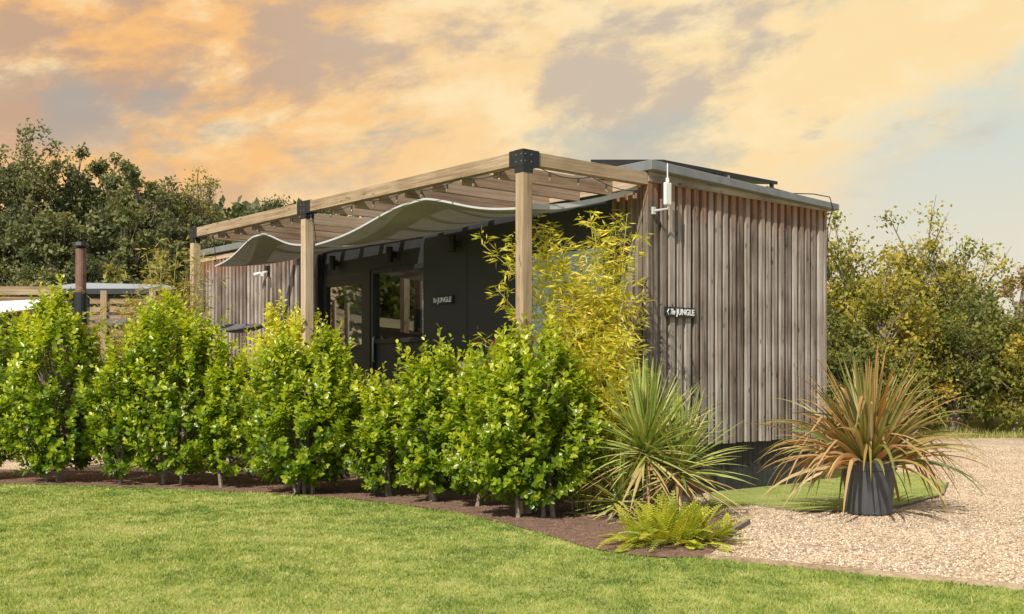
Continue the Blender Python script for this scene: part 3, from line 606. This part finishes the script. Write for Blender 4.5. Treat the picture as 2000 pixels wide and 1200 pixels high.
b=MB(); b.tube([(0,-.11,.31),(0,-.11,.36)],.02,8); b.tube([(0,-.11,.36),(0,-.11,.52)],.007,6); b.build('mast','white',t)
b=MB(); b.tube([(-.12,.0,.0),(-.10,-.06,.0),(0,-.11,.02),(0,-.11,.07)],.013,8); b.box(-.14,-.10,-.03,0,-.04,.04); b.build('bracket','hem',t)
t=empty('reflected_flue',W(1.0,5.0,.69),TH,'metal flue with steel mesh guard added behind the glass door for a reflection','flue')  # added indoors in place of a heater reflection in the glass
b=MB(); b.tube([(0,0,.9),(0,0,2.7)],.075,16); b.build('pipe','rust',t)
b=MB()
for k in range(16): 
    a=k/16*6.283; b.tube([(.12*math.cos(a),.12*math.sin(a),1.0),(.12*math.cos(a),.12*math.sin(a),1.75)],.012,4)
b.build('guard','steel',t); b=MB(); b.box(-.25,.25,-.25,.25,0,.9); b.build('flue_base','black',t,bevel=.02)
t=empty('outdoor_armchair',W(-.75,2.1,0),TH,'grey cushioned outdoor armchair against the dark cabin wall behind the hedge','chair')
b=MB(); b.box(-.35,.35,0,1.0,.25,.6); b.build('base','black',t,bevel=.02)
b=MB(); b.box(-.35,.3,.02,.98,.61,.8); b.build('seat_cushion','sofa',t,bevel=.05)
b=MB(); b.box(.15,.4,.02,.98,.8,1.56); b.build('back_cushion','sofa',t,bevel=.07)
t=empty('folding_chair',W(-1.0,1.62,0),TH,'red folded deck chair standing behind the hedge left of the bamboo','chair')
b=MB(); b.tube([(0,-.16,0),(.15,-.02,1.84)],.010,6); b.tube([(0,.16,0),(.15,.06,1.76)],.010,6); b.tube([(.15,-.02,1.76),(.15,.06,1.76)],.010,6); b.build('frame','red',t)
b=MB(); b.hexa([(.02,-.12,.5),(.02,.12,.5),(.04,.12,.5),(.04,-.12,.5),(.08,-.08,1.3),(.08,.12,1.3),(.10,.12,1.3),(.10,-.08,1.3)]); b.build('seat','red',t)
# ---------------------------------------------------------------- plants
def shrub(name,label,px,Y,wpx,top,seed,ns,mat='hedge',cat='shrub',group='glossy green hedge shrubs along the lawn',low=.05,leaf=.085,stems=3):
    rr=np.random.default_rng(seed); h=zz(top,Y)-.13; r=wpx/2*Y/F; root=empty(name,(at(px,Y),Y,0),0,label,cat,group)
    q=low+(1-low)*rr.random(ns)**.88; th=rr.uniform(0,2*np.pi,ns)
    prof=np.interp(q,[0,.08,.2,.5,.75,.9,1],[.34,.56,.86,1.0,.92,.72,.40])
    ph=rr.uniform(0,6,6); bump=1+.14*np.sin(2*th+ph[0]+4*q)+.14*np.sin(3*th+ph[1]-7*q)+.12*np.sin(5*th+11*q+ph[2])
    rho=prof*bump*r*np.sqrt(rr.uniform(.08,.92,ns))
    topv=h*(1+.08*np.sin(th*2+ph[3])+.06*np.sin(3*th+ph[4]))
    base=np.stack([rho*np.cos(th),rho*np.sin(th)*.8,.07+q*(topv-.2)],1)
    d=np.stack([np.cos(th)*(1.0-q*.8),np.sin(th)*(1.0-q*.8),.35+1.1*q],1)+rr.normal(0,.26,(ns,3)); d=nrm(d)
    sl_=rr.uniform(.12,.28,ns)*(1+rr.choice([0,0,.4,.9],ns)*(q>.66)); nl=13
    t=np.tile(np.linspace(.05,1,nl),ns); D=np.repeat(d,nl,0); B=np.repeat(base,nl,0); SLn=np.repeat(sl_,nl)
    pos=B+D*(t*SLn)[:,None]; ang=np.tile(np.arange(nl)*2.4,ns)+np.repeat(rr.uniform(0,6,ns),nl)
    a=nrm(np.cross(D,np.array([.3,.2,1.0]))); bb=np.cross(D,a); lat=a*np.cos(ang)[:,None]+bb*np.sin(ang)[:,None]
    ld=D*(.35+.8*t**2)[:,None]+lat*1.0+rr.normal(0,.2,pos.shape)
    ln=rr.uniform(.7,1.15,len(pos))*leaf*(1.08-.4*t**3)
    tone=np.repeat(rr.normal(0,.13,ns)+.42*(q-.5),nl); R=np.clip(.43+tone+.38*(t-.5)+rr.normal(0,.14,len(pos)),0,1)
    pos[:,2]=np.maximum(pos[:,2],.03)
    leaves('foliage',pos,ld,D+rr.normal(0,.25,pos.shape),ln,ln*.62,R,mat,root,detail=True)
    b=MB(); rd=random.Random(seed)
    for k in range(stems):
        a0=rd.uniform(0,6.28); x0,y0=rd.uniform(-.38,.38)*r,rd.uniform(-.3,.05)*r
        b.tube([(x0,y0,-.02),(x0+rd.uniform(-.05,.05),y0,.25),(x0*1.5+math.cos(a0)*.3*r,y0+math.sin(a0)*.3*r,.6*h),(x0*1.5+math.cos(a0)*.4*r,y0+math.sin(a0)*.4*r,.9*h)],[.026,.021,.012,.004],6)
    for k in range(0,ns,4):
        e=Vector(base[k]); b.tube([Vector((0,0,max(.15,e.z*.6))),e,e+Vector(d[k])*sl_[k]],[.008,.005,.003],3,cap=False)
    b.build('stem','barkpale',root)
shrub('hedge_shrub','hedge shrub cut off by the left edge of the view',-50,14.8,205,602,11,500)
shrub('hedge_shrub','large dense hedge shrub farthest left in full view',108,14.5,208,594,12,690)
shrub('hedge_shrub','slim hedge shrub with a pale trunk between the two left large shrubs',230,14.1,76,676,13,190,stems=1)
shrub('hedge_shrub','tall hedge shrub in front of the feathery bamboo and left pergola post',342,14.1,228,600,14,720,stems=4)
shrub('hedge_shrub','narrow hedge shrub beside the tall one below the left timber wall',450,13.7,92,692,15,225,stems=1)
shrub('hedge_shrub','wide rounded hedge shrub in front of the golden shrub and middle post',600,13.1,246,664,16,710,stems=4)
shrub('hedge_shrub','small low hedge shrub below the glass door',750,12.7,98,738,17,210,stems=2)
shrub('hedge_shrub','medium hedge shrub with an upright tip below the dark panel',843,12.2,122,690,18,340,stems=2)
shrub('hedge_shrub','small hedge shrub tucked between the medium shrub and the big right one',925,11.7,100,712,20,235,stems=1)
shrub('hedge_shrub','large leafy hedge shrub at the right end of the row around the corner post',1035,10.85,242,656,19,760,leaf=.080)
shrub('golden_shrub','bright golden yellow shrub rising behind the hedge by the middle post',562,14.5,135,604,21,320,mat='gold',group=None)
def bamboo(label,px,Y,nc,hmax,spread,seed,mat,lean,nl,leaf,group=None,hmin=.55):
    rd=random.Random(seed); rr=np.random.default_rng(seed); root=empty('bamboo',(at(px,Y),Y,0),0,label,'bamboo',group); b=MB(); pos=[];dr=[]
    for k in range(nc):
        h=hmax*rd.uniform(hmin,1.0); a=rd.uniform(0,6.28); l=rd.random()**.6*spread; bx,by=rd.gauss(0,.10),rd.gauss(0,.08)
        ex=l*math.cos(a)+lean[0]*rd.random()**2; ey=l*math.sin(a)*.6+lean[1]*rd.random()
        path=[]
        for i in range(9):
            t=i/8; path.append(Vector((bx+ex*t**2,by+ey*t**2,h*(t-.12*t**3*abs(ex)))))
        b.tube(path,[.009*(1-.8*i/8)+.001 for i in range(9)],5,cap=False)
        for j in range(nl):
            t=.2+.8*rd.random()**.85; i=min(7,int(t*8)); p=path[i].lerp(path[i+1],t*8-i)
            az=rd.uniform(0,6.28); tw=rd.uniform(.06,.27)*(1.15-t*.5); e=p+Vector((math.cos(az)*tw,math.sin(az)*tw,rd.uniform(-.02,.2)))
            if j%3==0: b.tube([p,e],[.003,.001],3,cap=False)
            for q in range(5):
                pos.append(p.lerp(e,.5+.1*q+rd.uniform(-.05,.05))); dd=(e-p).normalized(); dr.append((dd.x+rd.gauss(0,.6),dd.y+rd.gauss(0,.6),dd.z*.3-.25+rd.gauss(0,.35)))
    b.build('culm','culm',root); pos=np.array([tuple(p) for p in pos]); dr=np.array(dr); n=len(pos); ln=rr.uniform(.6,1.25,n)*leaf
    pos[:,2]=np.maximum(pos[:,2],.05)
    leaves('foliage',pos,dr,rr.normal(size=(n,3))+np.array([0,0,1]),ln,ln*.16,rr.random(n),mat,root)
bamboo('yellow green bamboo clump fanning up beside the right pergola post',1172,11.5,44,3.2,.56,31,'bamb',(-.95,0),58,.118,hmin=.58)
bamboo('low yellow bamboo growth spilling between hedge and palm',1165,11.3,56,2.0,.66,33,'bamb',(0,0),54,.118,hmin=.45)
bamboo('feathery reddish yellow bamboo behind the left hedge shrubs',330,16.0,36,3.45,.9,32,'bamb2',(-.5,0),40,.12)
px,Yp=1262,10.75; t=empty('sword_leaved_palm',(at(px,Yp),Yp,0),0,'green sword leaved palm with two spiky heads beside the cabin corner','palm')
b=MB(); b.tube([(0,0,-.02),(.02,0,.3),(.0,0,.72)],[.06,.05,.045],10); b.tube([(.05,0,.1),(.18,-.02,.4),(.27,-.03,.55)],[.045,.04,.04],10); b.tube([(-.05,0,.1),(-.18,.05,.2),(-.25,.05,.3)],[.04,.04,.04],8); b.build('trunk','barkpale',t,smooth=True)
rd=random.Random(41)
for (cx,cz,nn,Lm) in ((0,.72,225,.90),(.32,.54,165,.80),(-.26,.26,90,.62)):
    b=MB()
    for k in range(nn):
        u=k/nn; el=math.radians(88-(u**1.15)*122+rd.gauss(0,6)); ln=Lm*(1-.12*abs(u-.3))*rd.uniform(.82,1.05)
        b.blade((cx+rd.gauss(0,.02),rd.gauss(0,.02),cz-.14*u),k*2.39996+rd.gauss(0,.2),el,ln,rd.uniform(.034,.048),rd.uniform(.1,.7)*(1 if u>.3 else .25),n=6,twist=rd.gauss(0,.25),r=min(.8,max(0,rd.gauss(.32+.2*u,.15))) if u<.86 else rd.uniform(.75,1))
    b.build('crown','yucca',t)
Yp=11.05; t=empty('potted_flax_plant',(at(1697,Yp),Yp,.004),0,'bronze and green flax plant with arching leaves in a charcoal ribbed pot','potted plant')
b=MB(); n=48; vs=[];fs=[]; prof=[(0,0),(.195,0),(.21,.02),(.248,.44),(.268,.45),(.272,.54),(.25,.545),(.235,.47),(0,.47)]
for (r_,z_) in prof:
    for k in range(n):
        a=2*math.pi*k/n; rr_=r_*(1+(.03 if (.02<=z_<=.44 and k%4<2) else 0)); vs.append((rr_*math.cos(a),rr_*math.sin(a),z_))
for i in range(len(prof)-1):
    for k in range(n): q=(k+1)%n; fs.append((i*n+k,i*n+q,(i+1)*n+q,(i+1)*n+k))
b.add(vs,fs); b.build('pot','pot',t)
rd=random.Random(51); b=MB()
for k in range(390):
    u=k/390; el=math.radians(86-u*66+rd.gauss(0,9)); ln=rd.uniform(.88,1.32)*(1-.03*u); a=k*2.39996+rd.gauss(0,.25)
    front=math.cos(a+math.pi/2)
    if front>.6 and u>.5 and rd.random()<.6: continue
    kk=(rd.randint(3,6),rd.uniform(.4,1.4)) if rd.random()<.28 else None
    b.blade((.13*math.cos(a)*u,.13*math.sin(a)*u,.47),a,el,ln*(.84 if u<.14 else 1),rd.uniform(.046,.074),rd.uniform(.4,1.4)*(.4+1.1*u),n=9,twist=rd.gauss(0,.5),kink=kk,r=min(1,max(0,rd.gauss(.44+.22*u,.28))))
b.build('foliage','flax',t)
Yp=F*H/(1064-740); t=empty('fern',(at(1312,Yp),Yp,.009),0,'bright yellow green fern at the corner of the planting bed','fern'); rd=random.Random(61); b=MB(); st=MB()
for k in range(170):
    az=rd.uniform(0,6.283); el=math.radians(rd.uniform(15,86)); ln=rd.uniform(.22,.44); p=Vector((rd.gauss(0,.15),rd.gauss(0,.11),.01)); az=math.atan2(math.sin(az)+p.y*4,math.cos(az)+p.x*4); d=Vector((math.cos(az)*math.cos(el),math.sin(az)*math.cos(el),math.sin(el))); side=Vector((-math.sin(az),math.cos(az),0)); path=[p.copy()]; tone=rd.uniform(.1,.95)
    n=16
    for i in range(n):
        d=Vector((d.x,d.y,d.z-2.1*ln/n*(1+i/n))).normalized(); p=p+d*ln/n; p.z=max(p.z,.02); path.append(p.copy()); tt=i/n; w_=.066*math.sin(math.pi*min(1,.15+.85*tt))**.8*(1-tt*.35)+.006; nn=side.cross(d)
        if tt>.08:
            for s_ in (-1,1):
                e=p+side*s_*w_+d*w_*.35+nn*w_*-.15; m1=p+side*s_*w_*.45+d*(w_*.15+.010); m2=p+side*s_*w_*.45+d*(w_*.15-.009)
                b.add([p,m2,e,m1],[(0,1,2,3)],r=min(1,max(0,tone+rd.gauss(0,.12))))
    st.tube(path,.0025,3,cap=False)
b.build('frond','fern',t); st.build('stem','culm',t)
# ---------------------------------------------------------------- left neighbours
Y=17.0; t=empty('chimney_flue',(at(158,Y),Y,0),0,'rusty brown metal flue with a cap rising above the left hedge','flue')
zt=zz(474,Y); b=MB(); b.tube([(0,0,0),(0,0,zz(572,Y))],.09,16); b.build('lower_pipe','black',t,smooth=False)
b=MB(); b.tube([(0,0,zz(572,Y)),(0,0,zz(486,Y))],.078,16); b.build('upper_pipe','rust',t)
b=MB(); b.tube([(0,0,zz(486,Y)),(0,0,zz(483,Y)),(0,0,zz(481,Y)),(0,0,zt)],[.06,.11,.12,.10],16); b.build('cap','black',t)
def slat_fence(label,px0,px1,Y,top,posts,zb=.3):
    t=empty('slatted_fence',(at(px0,Y),Y,0),0,label,'fence'); w_=at(px1,Y)-at(px0,Y); zt=zz(top,Y); b=MB(); z=zb
    while z<zt-.09: b.box(0,w_,-.012,.012,z,z+.085); z+=.135
    b.build('slat_panel','brownw',t)
    for q in posts:
        x_=at(q,Y)-at(px0,Y); b=MB(); b.box(x_-.05,x_+.05,-.07,-.014,0,zt+.03); b.build('post','tanz',t)
slat_fence('brown horizontal slatted fence right of the rusty flue',176,335,18.5,572,(205,300))
slat_fence('lower slatted fence screen left of the rusty flue',20,140,19.5,592,(60,130))
t=empty('timber_shelter',(at(-60,21),21,0),0,'pale timber shelter frame at the left edge behind the hedge','shelter'); b=MB(); w_=at(118,21)-at(-60,21); zt=zz(560,21)
b.box(0,w_,-.05,.05,zt-.16,zt); b.build('beam','tanx',t)
b=MB(); b.box(0,w_,-.05,.0,zt-.30,zt-.2); b.build('beam','brownw',t)
for q in (.1,w_-.1): b=MB(); b.box(q-.06,q+.06,-.06,.06,0,zt-.161); b.build('post','tanz',t)
def cloth(name,label,cat,pts,mat):
    c=sum((Vector(p) for p in pts),Vector())/len(pts); b=MB(); P_=[Vector(p)-c for p in pts]; n=10; vs=[];fs=[]
    for i in range(n+1):
        for j in range(n+1):
            u,v=i/n,j/n; p=P_[0]*(1-u)*(1-v)+P_[1]*u*(1-v)+P_[2]*u*v+P_[3]*(1-u)*v; p.z-=.10*math.sin(math.pi*u)*math.sin(math.pi*v); vs.append(p)
    for i in range(n):
        for j in range(n): q=i*(n+1)+j; fs.append((q,q+1,q+n+2,q+n+1))
    b.add(vs,fs); o=b.build(name,mat,None,loc=c,smooth=True); tag(o,label,cat)
cloth('shade_cloth','white sail cloth stretched low at the far left','shade sail',[(at(-60,17.5),17.5,zz(618,17.5)),(at(92,17),17,zz(600,17)),(at(92,19.4),19.4,zz(584,19.4)),(at(-60,19.4),19.4,zz(592,19.4))],'whitecloth')
cloth('shade_cloth','dark grey sail cloth in front of the slatted fence','shade sail',[(at(185,16.6),16.6,zz(640,16.6)),(at(300,16.6),16.6,zz(632,16.6)),(at(290,18.2),18.2,zz(620,18.2)),(at(185,18.2),18.2,zz(624,18.2))],'darkcloth')
cloth('shade_cloth','dark pointed sail cloth tied to the left timber wall','shade sail',[(at(415,16),16,zz(650,16)),(at(535,17),17,zz(634,17)),(at(532,17.3),17.3,zz(632,17.3)),(at(405,17.6),17.6,zz(634,17.6))],'darkcloth')
t=empty('neighbouring_lodge',(at(183,31),31,0),0,'neighbouring lodge with a pale grey metal roof behind the slatted fence','lodge')
hw_=102*31/F; ze=zz(568,31); zr_=zz(545,31)
b=MB(); b.box(-hw_,hw_,0,5,0,ze-.05); b.build('wall','dark',t)
b=MB(); b.hexa([(-hw_-.15,-.3,ze-.05),(hw_+.15,-.3,ze-.05),(hw_+.15,2.4,zr_-.08),(-hw_-.15,2.4,zr_-.08),(-hw_-.15,-.3,ze+.04),(hw_+.15,-.3,ze+.04),(hw_-.2,2.4,zr_+.04),(-hw_+.2,2.4,zr_+.1)]); b.build('roof','lroof',t)
b=MB(); b.box(-hw_-.17,hw_+.17,-.34,-.305,ze-.12,ze+.03); b.build('gutter','dark',t)
